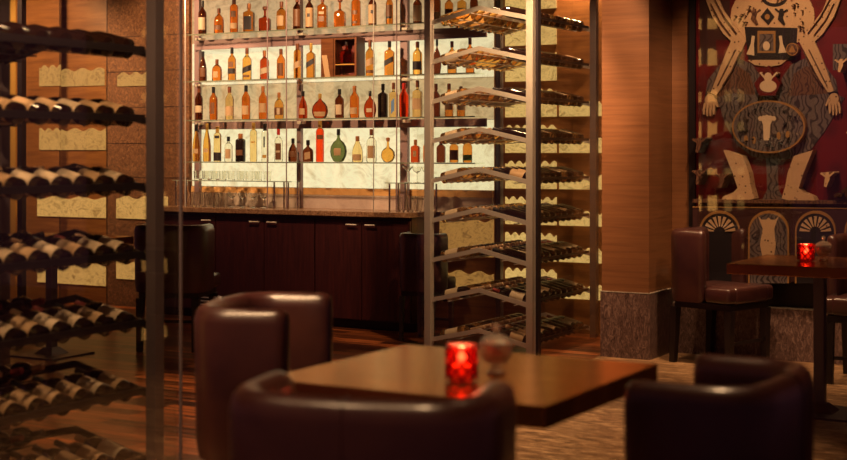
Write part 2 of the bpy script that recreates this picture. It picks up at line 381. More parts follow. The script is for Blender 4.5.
# ---------- spirit bottles ----------
# shapes: list of (radius share, height share) with w = half width, h = total height; last ring is the mouth
SHP = {
 'round':  [(.90,0),(1,.02),(1,.60),(.93,.66),(.62,.72),(.34,.77),(.29,.82),(.28,.97)],
 'slim':   [(.90,0),(1,.02),(1,.62),(.88,.68),(.50,.76),(.32,.84),(.30,.97)],
 'square': [(.94,0),(1,.02),(1,.64),(.96,.68),(.60,.72),(.32,.75),(.29,.80),(.28,.96)],
 'squat':  [(.85,0),(.98,.03),(1,.30),(.98,.50),(.84,.62),(.52,.70),(.28,.75),(.24,.80),(.24,.95)],
 'decanter': [(.92,0),(1,.02),(1,.46),(.9,.52),(.42,.56),(.22,.62),(.22,.84)],
 'fan':    [(.60,0),(.78,.03),(.98,.22),(1,.32),(.90,.48),(.62,.62),(.32,.70),(.17,.76),(.15,.96)],
 'disc':   [(.40,0),(.62,.03),(.92,.18),(1,.32),(.92,.47),(.62,.60),(.28,.67),(.16,.74),(.15,.97)],
 'cone':   [(.90,0),(1,.02),(.98,.40),(.82,.56),(.50,.72),(.30,.84),(.27,.97)],
 'cognac': [(.92,0),(1,.03),(1,.28),(.94,.44),(.74,.58),(.44,.68),(.27,.76),(.25,.95)],
 'flask':  [(.92,0),(1,.03),(1,.42),(.92,.52),(.56,.60),(.26,.66),(.25,.92)],
 'cyl':    [(.94,0),(1,.015),(1,.74),(.86,.79),(.40,.83),(.36,.97)],
}
def spirit(px, Y, zb, wpx, hpx, shape, liq, cap, lab, desc, where, fill=.80, name=None):
    X = Xp(px, Y); mpp = dep(X, Y)/FP; w_ = wpx*mpp/2*.97; h = hpx*mpp
    prof = []
    for r, q in SHP[shape]:
        prof.append((max(r*w_, .006), q*h, 0 if q < fill else 1))
    flat = .55 if shape in ('fan', 'disc', 'flask') else 1.0
    sq = 7 if shape in ('square', 'decanter') else None
    n = 24 if sq else 20
    mb = MB().lathe(prof, n, sq=sq, flat=flat)
    neckmat = L['dark'] if liq in ('dark',) else (L[liq] if liq in ('black', 'green', 'red') else L['pale'] if liq in ('amber','orange','gold','redbrown') else L['clear'])
    rz = math.radians(22 + random.uniform(-8, 8)) if not sq else math.radians(18)
    o = link(name or ('decanter' if shape == 'decanter' else 'spirit_bottle'), mb.mesh('bottle', [L[liq], neckmat], ang=50), None, (X, Y, zb+.0008), rz)
    tag(o, '%s, %s' % (desc, where), 'bottle', 'spirit bottles on the bar shelves')
    # cap
    rn = max(SHP[shape][-1][0]*w_, .006)+.0035; ch = max(.125*h, .03)
    zt = SHP[shape][-1][1]*h
    if shape == 'decanter':
        cm = MB().lathe([(rn*.8, zt), (rn*1.6, zt+.01), (rn*1.7, zt+.16*h-.01), (rn*1.1, zt+.16*h)], 14)
    elif cap in ('cap_copper', 'cap_gold') and shape == 'disc':
        cm = MB().lathe([(rn, zt-.2*ch), (rn*1.3, zt+.3*ch), (rn*1.4, zt+.8*ch), (rn*.4, zt+ch)], 14)
    else:
        cm = MB().lathe([(rn, zt+.03*h-ch*1.5), (rn*1.06, zt+.03*h-ch*1.4), (rn*1.06, zt+.03*h-.003), (rn*.85, zt+.03*h)], 14)
    cm.obj('stopper' if shape in ('decanter', 'disc', 'flask') else 'cap', M[cap], o)
    # labels: list of (material, z0, z1, half angle, slope)
    for li, (mt, z0, z1, ha, sl) in enumerate(lab):
        nn = 12; vs = []; off = .0012*(li+1)
        def rad(q):
            P = SHP[shape]
            for (r0, q0), (r1, q1) in zip(P, P[1:]):
                if q0 <= q <= q1: return w_*(r0+(r1-r0)*(q-q0)/(q1-q0+1e-9))
            return w_
        fs = []; rows = 5
        for j in range(rows):
            for i in range(nn+1):
                a = -PI/2 + math.radians(ha)*(2*i/nn-1); q = z0+(z1-z0)*j/(rows-1)+sl*(i/nn-.5)
                r = rad(q)+off; ca, sa = math.cos(a), math.sin(a); k = 1
                if sq: k = (abs(ca)**sq+abs(sa)**sq)**(-1/sq)
                fl = flat
                vs.append((r*ca*k, (r*sa*k)*fl-(off if fl < 1 else 0), q*h))
        for j in range(rows-1):
            for i in range(nn): fs.append((j*(nn+1)+i, j*(nn+1)+i+1, (j+1)*(nn+1)+i+1, (j+1)*(nn+1)+i))
        MB().add(vs, fs).obj('label' if li == 0 else 'label_print', M[mt], o, ang=80)
    return o
def lb(mt, z0=.12, z1=.5, ha=58, sl=0): return (mt, z0, z1, ha, sl)
BYS = 10.245
R1 = [
 (202.5,8.5,34,'round','dark','cap_black',[lb('lab_cream',.14,.50)],'dark brown bottle with a black cap and cream label'),
 (219,10.5,26,'squat','orange','cap_brown',[lb('lab_brown',.14,.32,50)],'squat orange whisky bottle with a low dark label'),
 (234,8.5,35,'cyl','orange','cap_brown',[lb('lab_tan',.12,.28,50),lb('lab_brown',.45,.62,35)],'tall slim orange bottle with two small labels'),
 (249,10.5,29,'square','amber','cap_copper',[lb('lab_dark',.08,.54,40)],'square-shouldered amber bottle with a big black label'),
 (265,11,25,'decanter','redbrown','cap_brown',[],'short clear decanter half full of brown spirit'),
 (281.5,10.5,29,'round','amber','cap_brown',[lb('lab_tan',.15,.5,40)],'amber bottle with a rounded body and tan label'),
 (297,8.5,34,'round','dark','cap_brown',[lb('lab_brown',.1,.6,55)],'dark bottle with a brown paper label'),
 (309.5,8.5,35,'round','dark','cap_black',[lb('lab_tan',.06,.6,62),lb('lab_dark',.34,.44,18)],'dark bottle with black cap and round emblem on tan label'),
 (322.5,9.5,33,'square','orange','cap_brown',[lb('lab_tan',.42,.50,30),lb('lab_brown',.2,.36,30)],'bright orange bottle with small brown labels'),
 (340,11,30,'decanter','orange','cap_brown',[],'square orange decanter with a tall brown stopper'),
 (356,9.8,33,'cyl','orange','cap_copper',[lb('lab_brown',.08,.16,30),lb('lab_brown',.36,.48,30)],'orange bottle with two short dark labels'),
 (372.5,8.5,35,'round','dark','cap_black',[lb('lab_tan',.06,.6,62),lb('lab_dark',.34,.44,18)],'dark bottle with a round dark emblem beside the thin rod'),
 (389.5,7.5,34,'slim','amber','cap_gold',[lb('lab_brown',.22,.58,55),lb('lab_dark',.18,.24,50)],'golden-necked bottle with a brown label'),
 (417.5,9.2,31,'round','dark','cap_brown',[lb('lab_cream',.06,.58,68)],'brown bottle wearing a wide cream label right of the steel post'),
 (437,8,34,'round','dark','cap_brown',[lb('lab_cream',.1,.3)],'dark bottle partly hidden by the rack post'),
 (449,9,28,'round','amber','cap_black',[lb('lab_brown',.12,.45)],'amber bottle behind the top rack shelf'),
 (462,9,28,'square','gold','cap_brown',[lb('lab_tan',.12,.45)],'golden bottle behind the top rack shelf'),
 (474,8.5,30,'round','dark','cap_gold',[lb('lab_tan',.12,.45)],'dark gold-capped bottle behind the top rack shelf'),
 (486,8.5,30,'round','orange','cap_brown',[],'orange bottle behind the top rack shelf'),
]
R2 = [
 (203,8,30,'cone','dark','cap_black',[lb('lab_brown',.15,.45,40)],'dark conical bottle with a black cap'),
 (217,10.5,22,'squat','orange','cap_brown',[lb('lab_tan',.15,.42,30)],'short squat orange bottle with a pale label'),
 (232,8.5,33,'round','amber','cap_black',[lb('lab_dark',.2,.36,62),lb('lab_brown',.4,.56,35)],'amber bottle with a black neck band'),
 (247,9.5,32,'round','gold','cap_brown',[lb('lab_dark',.24,.42,75,.14),lb('lab_brown',.08,.15,40)],'golden bottle with a slanted black label'),
 (264.5,9.5,29,'round','redbrown','cap_copper',[lb('lab_cream',.2,.40,75,.12)],'red-brown bottle with a slanted cream label'),
 (281,8.8,30,'slim','orange','cap_brown',[lb('lab_brown',.1,.52,40)],'orange bottle with a tall brown label'),
 (297.5,8,35,'cyl','amber','cap_brown',[lb('lab_tan',.3,.48,75,.12)],'slim amber bottle in front of the steel post'),
 (311,8.5,35,'square','amber','cap_gold',[lb('lab_dark',.34,.50,50,.14)],'square amber bottle with slanted black label left of the box'),
 (370,9.5,36,'round','amber','cap_brown',[lb('lab_tan',.30,.48,75,.14),lb('lab_brown',.08,.16,45)],'amber bottle with slanted tan label right of the box'),
 (389.5,9.5,35,'square','amber','cap_black',[lb('lab_dark',.32,.48,50,.14)],'square amber bottle with black cap and slanted black label'),
 (417.5,10,33,'round','gold','cap_brown',[lb('lab_dark',.14,.40,68)],'golden bottle with a wide black label right of the steel post'),
 (437,9,35,'fan','dark','cap_black',[],'round dark bottle beside the rack post'),
 (452,10,33,'squat','amber','cap_brown',[lb('lab_tan',.12,.4)],'amber bottle with tall neck behind the rack'),
 (470,9,35,'round','orange','cap_brown',[lb('lab_tan',.12,.4)],'orange bottle behind the second rack shelf'),
 (488,9,30,'round','gold','cap_brown',[lb('lab_brown',.12,.4)],'golden bottle behind the second rack shelf'),
]
R3 = [
 (199,8,34,'slim','dark','cap_brown',[lb('lab_cream',.22,.42,62)],'dark slender bottle with cream label at the shelf end'),
 (213.5,8.5,33,'slim','orange','cap_black',[lb('lab_brown',.18,.52,30)],'orange bottle with a black cap and brown label'),
 (229.5,9,33,'slim','pale','cap_brown',[lb('lab_tan',.12,.40,60)],'pale bottle with a low tan label'),
 (246,9,34,'slim','orange','cap_black',[lb('lab_tan',.14,.40,50)],'orange bottle with a black cap and low tan label'),
 (263,9,33,'slim','orange','cap_copper',[lb('lab_tan',.2,.48,50)],'orange bottle with a copper cap beside the thin rod'),
 (279,10,27,'squat','gold','cap_copper',[lb('lab_brown',.14,.42,60),lb('lab_cream',.16,.40,18)],'short golden bottle with a brown and cream label'),
 (303,9.5,28,'cognac','redbrown','cap_black',[lb('lab_tan',.14,.36,35)],'small dark cognac bottle in front of the steel post'),
 (320,17,25,'fan','redbrown','cap_gold',[lb('lab_tan',.08,.26,45)],'wide fan-shaped red cognac bottle'),
 (339.5,9.5,29,'round','dark','cap_black',[lb('lab_cream',.12,.46,42)],'dark bottle with a square cream label'),
 (354.5,10,32,'slim','orange','cap_copper',[lb('lab_tan',.12,.32,45)],'orange-red bottle with a tall copper cap'),
 (370,13.5,27,'fan','redbrown','cap_black',[lb('lab_cream',.20,.34,26)],'round dark red bottle with a small round label'),
 (383,9.5,34,'square','black','cap_black',[],'plain black square bottle'),
 (393.5,8,35,'square','pale','cap_brown',[lb('lab_blue',.14,.50,22,.1)],'clear bottle with a blue slanted print'),
 (404,10,34,'slim','red','cap_red',[],'bright red bottle in front of the steel post'),
 (417.5,9.5,37,'square','pale','cap_brown',[lb('lab_tan',.2,.5,55)],'pale amber bottle right of the steel post'),
 (436,9,33,'round','dark','cap_brown',[],'dark bottle beside the left rack post'),
 (449,9,33,'slim','amber','cap_brown',[lb('lab_tan',.2,.4)],'amber bottle behind the third rack shelf'),
 (461,9,30,'slim','amber','cap_copper',[lb('lab_cream',.2,.4)],'amber bottle with cream label behind the third rack shelf'),
 (476,9,33,'slim','gold','cap_copper',[],'golden bottle behind the third rack shelf'),
]
R4 = [
 (196.5,8.5,37,'cone','gold','cap_black',[lb('lab_tan',.22,.34,40)],'golden cone-shaped bottle with a black cap'),
 (207,8.5,38,'cone','gold','cap_gold',[lb('lab_tan',.24,.34,30)],'tall golden cone-shaped bottle without dark cap'),
 (217.5,8,35,'cyl','pale','cap_gold',[lb('lab_dark',.02,.26,75),lb('lab_dark',.66,.74,35)],'pale bottle with a black foot and black dot'),
 (228.5,8.5,25,'round','clear','cap_black',[lb('lab_tan',.12,.5,40)],'small clear bottle with black cap'),
 (240.5,10.5,28,'cyl','black','cap_copper',[lb('lab_brown',.22,.42,40)],'black apothecary bottle with a cork'),
 (253.5,7.5,39,'cyl','pale','cap_gold',[lb('lab_gold',.48,.52,30)],'tall pale yellow bottle'),
 (265,7.5,38,'cyl','clear','cap_black',[lb('lab_dark',.38,.66,11),lb('lab_gold',.10,.18,30)],'tall clear bottle with black upright lettering'),
 (278.5,8.5,33,'round','clear','cap_red',[lb('lab_brown',.06,.56,42),lb('lab_cream',.28,.34,30)],'clear bottle with red cap and brown label'),
 (293,10,24,'cognac','dark','cap_black',[lb('lab_brown',.2,.45,45)],'small dark round bottle left of the steel post'),
 (308,11.5,23,'flask','dark','cap_black',[lb('lab_tan',.12,.42,30,.05)],'small dark flask with a black cap'),
 (320,8.5,41,'cyl','red','cap_gold',[lb('lab_brown',.55,.66,45)],'tall red bottle with a golden top'),
 (338.5,18,33,'disc','green','cap_black',[lb('lab_tan',.2,.42,24)],'large disc-shaped dark green bottle with a crest'),
 (357.5,11.5,26,'cone','pale','cap_copper',[lb('lab_tan',.06,.3,50)],'pale bell-shaped bottle with an amber base'),
 (371.5,10.5,33,'round','clear','cap_brown',[lb('lab_tan',.12,.5,45)],'clear bottle with a pale label behind the thin rod'),
 (388,15,22,'disc','gold','cap_copper',[],'squat golden bottle with an orange stopper'),
 (415.5,9,23,'square','redbrown','cap_copper',[lb('lab_tan',.25,.5,20)],'red-brown bottle with a diamond label right of the steel post'),
 (427,8,25,'round','orange','cap_brown',[],'orange bottle at the left rack post'),
 (441,9.5,24,'round','dark','cap_brown',[],'dark brown bottle just right of the left rack post'),
 (454,9.5,25,'round','amber','cap_brown',[lb('lab_brown',.1,.5)],'amber bottle with brown label behind the rack'),
 (467.5,10,26,'round','amber','cap_gold',[lb('lab_green',.08,.3)],'amber bottle with green label behind the rack'),
 (481,9,25,'round','pale','cap_brown',[lb('lab_dark',.1,.25)],'pale bottle with black label behind the rack'),
]
for rows, z, nm in ((R1, SZ[0], 'top bar shelf'), (R2, SZ[1], 'second bar shelf'), (R3, SZ[2], 'third bar shelf'), (R4, SZ[3], 'lowest bar shelf')):
    for (px, wp, hp, shp, lq, cp, lab, desc) in rows:
        if Xp(px, BYS)+.05 > BE: continue
        spirit(px, BYS, z, wp, hp, shp, lq, cp, lab, desc, nm)

# presentation box with decanter
bx = Xp(341, BYS)
t = thing('presentation_box', 'open wooden presentation box standing on the second bar shelf', 'box', (bx+.012, BYS, SZ[1]+.001), 0); t.scale = (1.1,1,1)
wb = wood('box_wood', (.07,.02,.007), (.15,.05,.015), (1,1,4), .35)
b = MB(); b.box(-.03,.15,.055,.07,0,.33); b.obj('back_panel', pbr('box_velvet', (.12,.02,.015), .8), t, smooth=False)
for x0, x1 in ((-.045,-.03), (.15,.165)): MB().box(x0, x1, -.06, .07, 0, .335).obj('side_panel', wb, t, smooth=False)
MB().box(-.03,.15,-.06,.055,0,.014).obj('bottom_panel', wb, t, smooth=False)
MB().box(-.03,.15,-.06,.055,.32,.335).obj('top_panel', wb, t, smooth=False)
MB().box(-.03,.15,-.058,.05,.10,.108).obj('inner_shelf', M['lab_gold'], t, smooth=False)
dd = MB(); dd.box(.168,.185,-.09,.05,0,.335); dd.obj('door', M['cap_brown'], t, smooth=False)
dd = MB(); dd.box(-.165,-.05,-.06,-.045,0,.335); dd.obj('door', wb, t, smooth=False)
dd = MB(); dd.add([(-.125,-.065,0),(-.075,-.065,0),(-.105,-.065,.19),(-.155,-.065,.19),(-.125,-.0605,0),(-.075,-.0605,0),(-.105,-.0605,.19),(-.155,-.0605,.19)],[(0,1,2,3),(7,6,5,4),(0,4,5,1),(1,5,6,2),(2,6,7,3),(3,7,4,0)]); dd.obj('leaflet', M['lab_tan'], t, smooth=False)
dc = link('decanter', MB().lathe([(.045,0),(.055,.01),(.055,.10),(.04,.12),(.012,.13),(.012,.16)], 24, sq=6, flat=.6).mesh('decanter', L['redbrown']), None, (bx+.06, BYS, SZ[1]+.1105), .2)
tag(dc, 'crystal decanter of dark red spirit inside the open wooden box', 'decanter')
MB().lathe([(.01,.158),(.022,.165),(.022,.195),(.008,.205)], 12).obj('stopper', M['chrome'], dc)
md = MB().lathe([(.02,0),(.022,.01),(.022,.055),(.010,.062),(.010,.08)], 14).obj('miniature_bottle', L['clear'], None); md.location = (bx+.02, BYS-.01, SZ[1]+.016)
tag(md, 'tiny clear bottle in the lower compartment of the wooden box', 'bottle')

# ---------- glassware ----------
def tumbler(h=.085, r=.036):
    t = .0025; return MB().lathe([(r*.86,0),(r,h),(r-t,h),(r*.86-t,.012),(.002,.012)], 18).mesh('tumbler', M['glassware'])
def highball(): return MB().lathe([(.026,0),(.031,.135),(.0288,.135),(.0238,.014),(.002,.014)], 18).mesh('highball', M['glassware'])
def coupe(): return MB().lathe([(.034,0),(.030,.003),(.004,.008),(.0035,.075),(.008,.082),(.030,.098),(.043,.135),(.0415,.135),(.029,.101),(.006,.087)], 20).mesh('coupe', M['glassware'])
def martini(): return MB().lathe([(.036,0),(.03,.003),(.004,.008),(.0035,.085),(.048,.14),(.0465,.14),(.003,.09)], 20).mesh('martini', M['glassware'])
mt_, mh_, mc_, mm_ = tumbler(), highball(), coupe(), martini()
def glass(name, me, px, Y, z, label, grp, sc=1):
    o = link(name, me, None, (Xp(px, Y), Y, z+.0008)); o.scale = (sc,)*3
    tag(o, label, 'glass', grp)
GZ = .998+.244
for k, px in enumerate((197.5,206,214.5,223,231.5,240.5,249.5,258.5,267.5)):
    glass('tumbler', mt_, px, 10.17, GZ, 'clear tumbler on the left glass rack, %s from the left' % ORD[k], 'tumblers on the glass rack')
for k, px in enumerate((199,207.5,216,226,243,256)):
    glass('tumbler', mt_, px, 10.255, GZ, 'clear tumbler in the rear row of the left rack, %s from the left' % ORD[k], 'tumblers on the glass rack')
for k, px in enumerate((192,199.5,207,214.5,221.5)):
    glass('highball_glass', mh_, px, 10.10, .998, 'tall clear glass in the front row on the counter, %s from the left' % ORD[k], 'tall glasses on the counter')
    glass('highball_glass', mh_, px+3, 10.185, .998, 'tall clear glass in the rear row on the counter, %s from the left' % ORD[k], 'tall glasses on the counter')
for k, px in enumerate((232,242.5,253,263.5)):
    glass('coupe_glass', mc_, px, 10.20, .998, 'stemmed coupe glass on the counter, %s from the tall glasses' % ORD[k], 'coupe glasses on the counter')
for k, px in enumerate((408,417,426.5)):
    glass('martini_glass' if k == 0 else 'coupe_glass', mm_ if k == 0 else mc_, px, 10.17, GZ, 'stemmed glass on the right glass rack, %s from the left' % ORD[k], 'stemmed glasses on the right rack')
for k, px in enumerate((404,412,419)):
    glass('highball_glass', mh_, px, 10.12, .998, 'tall clear glass under the right glass rack, %s from the left' % ORD[k], 'tall glasses under the right rack')

# ================= WINE RACKS =================
def bottle_mesh(body, lab, caps, labelled=True):
    r = .044
    prof = [(.036,0,0),(.044,.006,0),(.044,.045,1 if labelled else 0),(.0443,.155,0),(.044,.185,0),(.036,.215,0),(.019,.238,0),(.015,.255,2),(.0155,.312,2),(.012,.316,2)]
    return MB().lathe(prof, 18).mesh('wine_bottle', [body, lab, caps])
WV = [bottle_mesh(M['wineglass'], M['lab_cream'], M['capsule_foil']), bottle_mesh(M['wineglass'], M['lab_cream'], M['capsule_red']),
      bottle_mesh(M['wineglass'], M['lab_tan'], M['cap_black']), bottle_mesh(M['winegreen'], M['lab_cream'], M['capsule_foil']),
      bottle_mesh(M['winegold'], M['winegold'], M['cap_gold'], False), bottle_mesh(M['wineglass'], M['wineglass'], M['cap_black'], False)]
WN = ['cream-labelled wine bottle', 'red-capsuled wine bottle', 'black-capsuled wine bottle', 'olive wine bottle', 'amber wine bottle', 'plain black wine bottle']
AN = math.radians(13.5)
def wine_rack(name, label, xr, wdt, y0, y1, levels, ys, mats, rackname, glass_top, rail_h, ids):
    """xr = right hand rail, wdt = width; bottles lie on both slopes of every gable shelf, bases outward"""
    xl = xr-wdt; xm = (xr+xl)/2; rise = wdt/2*math.tan(AN)
    t = thing('wine_rack', label, 'wine rack', (xm, (y0+y1)/2, 0)); oy = (y0+y1)/2
    hw = wdt/2; hy = (y1-y0)/2
    pm, rm, cm = mats
    for sx in (-1, 1):
        for sy in (-1, 1):
            px_ = sx*(hw+.022+.03); py = sy*(hy+.035)
            MB().box(px_-.027, px_+.027, py-.03, py+.03, 0, glass_top).obj('post', pm if sy < 0 else M['greymetal'], t, smooth=False, bevel=.003)  # rear posts: same steel, a darker metal stands in for the weaker light
    for z in levels:
        for sy in (-1, 1):
            y = sy*(hy+.012) + sy*.02
            cb = MB()
            for sx in (-1, 1):
                th = .021
                vs = [(sx*(hw+.024), y-.006, z-.035), (0, y-.006, z-.035+rise), (0, y-.006, z-.035+rise+2*th-.008), (sx*(hw+.024), y-.006, z-.035+2*th-.008)]
                vs += [(a, y+.006, c) for a, _, c in vs]
                cb.add(vs, [(0,1,2,3),(7,6,5,4),(0,4,5,1),(1,5,6,2),(2,6,7,3),(3,7,4,0)])
            cb.obj('gable_bar', cm, t, smooth=False)
        for sx in (-1, 1):
            x = sx*(hw+.012)
            MB().box(x-.005, x+.005, -hy-.01, hy+.01, z-rail_h/2, z+rail_h/2).obj('front_rail', rm, t, smooth=False)
            for a in (.10, .20, .29):
                xx = sx*(hw-a*math.cos(AN)); rr = .044 if a < .24 else .018
                zz = z+a*math.sin(AN)-rr/math.cos(AN)-.0065
                w_ = MB(); w_.tube([(xx,-hy-.012,zz),(xx,hy+.012,zz)], .004, 6); w_.obj('support_rod', cm, t)
    for li, z in enumerate(levels):
        for sx, sn in ((1, 'right slope'), (-1, 'left slope')):
            for k, y in enumerate(ys):
                vi = ids(li, sx, k)
                o = bpy.data.objects.new('wine_bottle', WV[vi]); C.objects.link(o)
                o.location = (xm+sx*(hw-.006), y, z)
                u = Vector((-sx*math.cos(AN), 0, math.sin(AN))); a = random.uniform(-.02, .02)
                q = u.to_track_quat('Z', 'X'); o.rotation_mode = 'QUATERNION'; o.rotation_quaternion = q
                tag(o, '%s, %s, %s shelf down, %s, %s from the front' % (WN[vi], rackname, ORD[li], sn if rackname[0] == 'c' else ('near side' if sx > 0 else 'far side'), ORD[k]), 'wine bottle',
                    'wine bottles in the %s' % rackname)
    return t
def ids_c(li, sx, k):
    rnd = random.random()
    if sx < 0: return (4 if rnd < .5 else 3) if li < 6 else (3 if rnd < .5 else 0)
    if li >= 6: return [0,1,2,0,5][int(rnd*5)]
    return 5 if rnd < .75 else (2 if rnd < .9 else 3)
CL = [.09+.302*k for k in range(9)][::-1]
ysc = [9.354+.075+.108*k for k in range(10)]
wine_rack('wine_rack', 'tall steel wine rack with gable shelves inside the glass case in the centre', -4.44, .753, 9.354, 10.48, CL, ysc, (M['steel'], M['blackmetal'], M['steel']), 'centre rack', 2.98, .02, ids_c)
def ids_l(li, sx, k):
    if li == 0: return 5
    return [0,2,1,2,0,2][int(random.random()*6)]
LL = [1.945-.297*k for k in range(7)]
LL = LL
ysl = [3.745+.127*k for k in range(8)]
wine_rack('wine_rack', 'dark steel wine rack with gable shelves close at the left', -4.09, .825, 3.66, 4.70, LL, ysl, (M['greymetal'], M['blackmetal'], M['blackmetal']), 'left rack', 3.05, .03, ids_l)

# glass cases
def case(label, panes, chans):
    t = thing('glass_case', label, 'glass case', (panes[0][0], panes[0][2], 0)); lx, ly = t.location.x, t.location.y
    for x0, x1, y0, y1 in panes: MB().box(x0-lx, x1-lx, y0-ly, y1-ly, 0, 3.1).obj('glass_panel', M['pane'], t, smooth=False)
    for x, y, w, d, mt in chans: MB().box(x-w/2-lx, x+w/2-lx, y-d/2-ly, y+d/2-ly, 0, 3.1).obj('metal_channel', M[mt], t, smooth=False)
case('clear glass case around the tall centre wine rack', [(-5.32, -4.31, 9.262, 9.270), (-4.302, -4.294, 9.29, 10.63)], [(-4.30, 9.258, .02, .05, 'blackmetal'), (-4.285, 10.66, .02, .06, 'greymetal')])
case('clear glass case around the near wine rack at the left', [(-3.975, -3.967, 3.4, 4.80), (-5.02, -3.98, 4.80, 4.808)], [(-3.960, 4.815, .010, .012, 'greymetal')])

# ================= FURNITURE =================
def chair_proto():
    t = thing('bar_chair', '', 'chair')
    Wd, Bk, Rc, Fr = .285, -.285, .15, .015    # half width, back x, corner radius, where the arms end
    path = []
    N = 8
    def addp(x, y, nx, ny): path.append((x, y, nx, ny))
    for k in range(5): addp(Fr+(Bk+Rc-Fr)*k/4, -Wd, 0, -1)
    for k in range(1, N): a = -PI/2 - (PI/2)*k/N; addp(Bk+Rc+Rc*math.cos(a), -Wd+Rc+Rc*math.sin(a), math.cos(a), math.sin(a))
    for k in range(6): addp(Bk-.012*math.sin(PI*k/5), (-Wd+Rc)+(2*Wd-2*Rc)*k/5, -1, 0)
    for k in range(1, N): a = PI - (PI/2)*k/N; addp(Bk+Rc+Rc*math.cos(a), Wd-Rc+Rc*math.sin(a), math.cos(a), math.sin(a))
    for k in range(5): addp(Bk+Rc+(Fr-Bk-Rc)*k/4, Wd, 0, 1)
    T = .075
    prof = [(-.035,.45),(-.012,.445),(-.002,.51),(0,.70),(.004,.90),(-.004,.932),(-.018,.948),(-.036,.953),(-.054,.948),(-T+.006,.932),(-T,.90),(-T,.60),(-T,.46),(-T+.01,.45)]
    vs = []; fs = []; n = len(prof)
    P = len(path)
    for (x, y, nx, ny) in path:
        for (o_, z) in prof: vs.append((x+nx*o_, y+ny*o_, z))
    for k in range(P-1):
        for i in range(n): fs.append((k*n+i, k*n+(i+1)%n, (k+1)*n+(i+1)%n, (k+1)*n+i))
    # rounded arm ends
    mb = MB(); 
    for side, kk in ((-1, 0), (1, P-1)):
        x, y, nx, ny = path[kk]
        prev = [kk*n+i for i in range(n)]
        for st, (dx, sc) in enumerate(((.02, .92), (.032, .7), (.036, .35))):
            base = len(vs)
            for (o_, z) in prof:
                oc = -.036; zc = .69
                dz = (z-zc); dz = dz - math.copysign(min(abs(dz), .026*(1-sc)/.65*1.0), dz)
                vs.append((x+dx, y+ny*(oc+(o_-oc)*sc), zc+dz))
            cur = [base+i for i in range(n)]
            for i in range(n): fs.append((prev[i], prev[(i+1)%n], cur[(i+1)%n], cur[i]))
            prev = cur
        fs.append(tuple(prev))
    MB().add(vs, fs).obj('backrest', M['leather'], t, ang=70)
    # seat cushion
    s = MB().box(-.20, .285, -.20, .20, .445, .565); s.obj('seat', M['leather'], t, bevel=.03, seg=3, ang=60)
    s2 = MB().box(.06, .275, -.272, .272, .45, .56); s2.obj('seat_front', M['leather'], t, bevel=.028, seg=3, ang=60)
    MB().box(-.22, .255, -.23, .23, .40, .443).obj('seat_frame', M['darkwood'], t, smooth=False)
    for sx in (-1, 1):
        for sy in (-1, 1):
            x, y = (.235 if sx > 0 else -.225), sy*.215
            l = MB(); a, b2 = .028, .021; ex = .02 if sx < 0 else 0
            vs = [(x-a,y-a,.40),(x+a,y-a,.40),(x+a,y+a,.40),(x-a,y+a,.40),(x-b2-ex,y-b2,0),(x+b2-ex,y-b2,0),(x+b2-ex,y+b2,0),(x-b2-ex,y+b2,0)]
            l.add(vs, [(0,1,2,3),(7,6,5,4),(0,4,5,1),(1,5,6,2),(2,6,7,3),(3,7,4,0)]).obj('leg', M['darkwood'], t, smooth=False)
    l = MB(); l.bar((.235,-.2,.17), (.235,.2,.17), .016, .022); l.obj('foot_rail', M['darkwood'], t, smooth=False)
    # seam down the middle of the backrest
    sm = MB(); sm.tube([(-.299,0,.46),(-.2985,0,.70),(-.3005,0,.90),(-.292,0,.937),(-.278,0,.952),(-.262,0,.956),(-.247,0,.952)], .0022, 6); sm.obj('seam', M['leather'], t)
    return t
ch = chair_proto()
p = rd(-.45, 4.95); ch.location = p; ch.scale = (1.09,1.09,1.025); ch.rotation_euler.z = math.radians(18)
ch['label'] = 'brown leather barrel chair left of the near table, standing sideways'; ch['group'] = 'brown leather barrel bar chairs'
ch_a = dup(ch, rd(-.095, 3.32), math.radians(105), 'brown leather barrel chair in front of the near table, back to the viewer'); ch_a.scale = (1.1,1.1,1.015)
ch_b = dup(ch, rd(.68, 3.67), math.radians(180), 'brown leather barrel chair at the right corner of the near table'); ch_b.scale = (1.05,1.05,.985)
def far(o): o.scale = (1,1,1); return o
qx = rd(.1825*9.95+.28*c_+.05, 10.02-.28*s_); far(dup(ch, (qx.x-.045, qx.y+.08, 0), math.radians(-18), 'brown leather bar chair facing the far right table, beside the pillar'))
p = rd(2.93, 9.15); far(dup(ch, p, math.radians(-90), 'dark leather bar chair behind the far right table with candle'))
p = rd(-1.89, 10.75); far(dup(ch, p, math.radians(112), 'brown leather bar chair in front of the bar at the left'))
o = dup(ch, Vector((-5.50, 9.73, 0)), math.radians(90), 'dark bar chair seen through glass between bar cabinets and centre rack'); o.scale = (.65,.65,.9)

tabm = M['table']
def table_proto():
    t = thing('bar_table', '', 'table')
    MB().box(-.425, .44, -.40, .40, .812, .87).obj('tabletop', tabm, t, smooth=False, bevel=.003)
    MB().box(-.18, .18, -.18, .18, .800, .811).obj('mounting_plate', M['blackmetal'], t, smooth=False)
    MB().box(-.031, .031, -.031, .031, .03, .800).obj('pole', M['greymetal'], t, smooth=False, bevel=.004)
    b = MB(); a, k = .22, .04
    b.box(-a, a, -a, a, 0, .012)
    b.obj('base_plate', M['greymetal'], t, smooth=False)
    vs = [(-.09,-.09,.012),(.09,-.09,.012),(.09,.09,.012),(-.09,.09,.012),(-k,-k,.06),(k,-k,.06),(k,k,.06),(-k,k,.06)]
    MB().add(vs, [(0,1,2,3),(7,6,5,4),(0,4,5,1),(1,5,6,2),(2,6,7,3),(3,7,4,0)]).obj('base_collar', M['greymetal'], t, smooth=False)
    return t
tb = table_proto(); tb.location = rd(.116, 4.03); tb['label'] = 'square walnut bar table with candle and sugar bowl, nearest'; tb['group'] = 'square walnut bar tables'
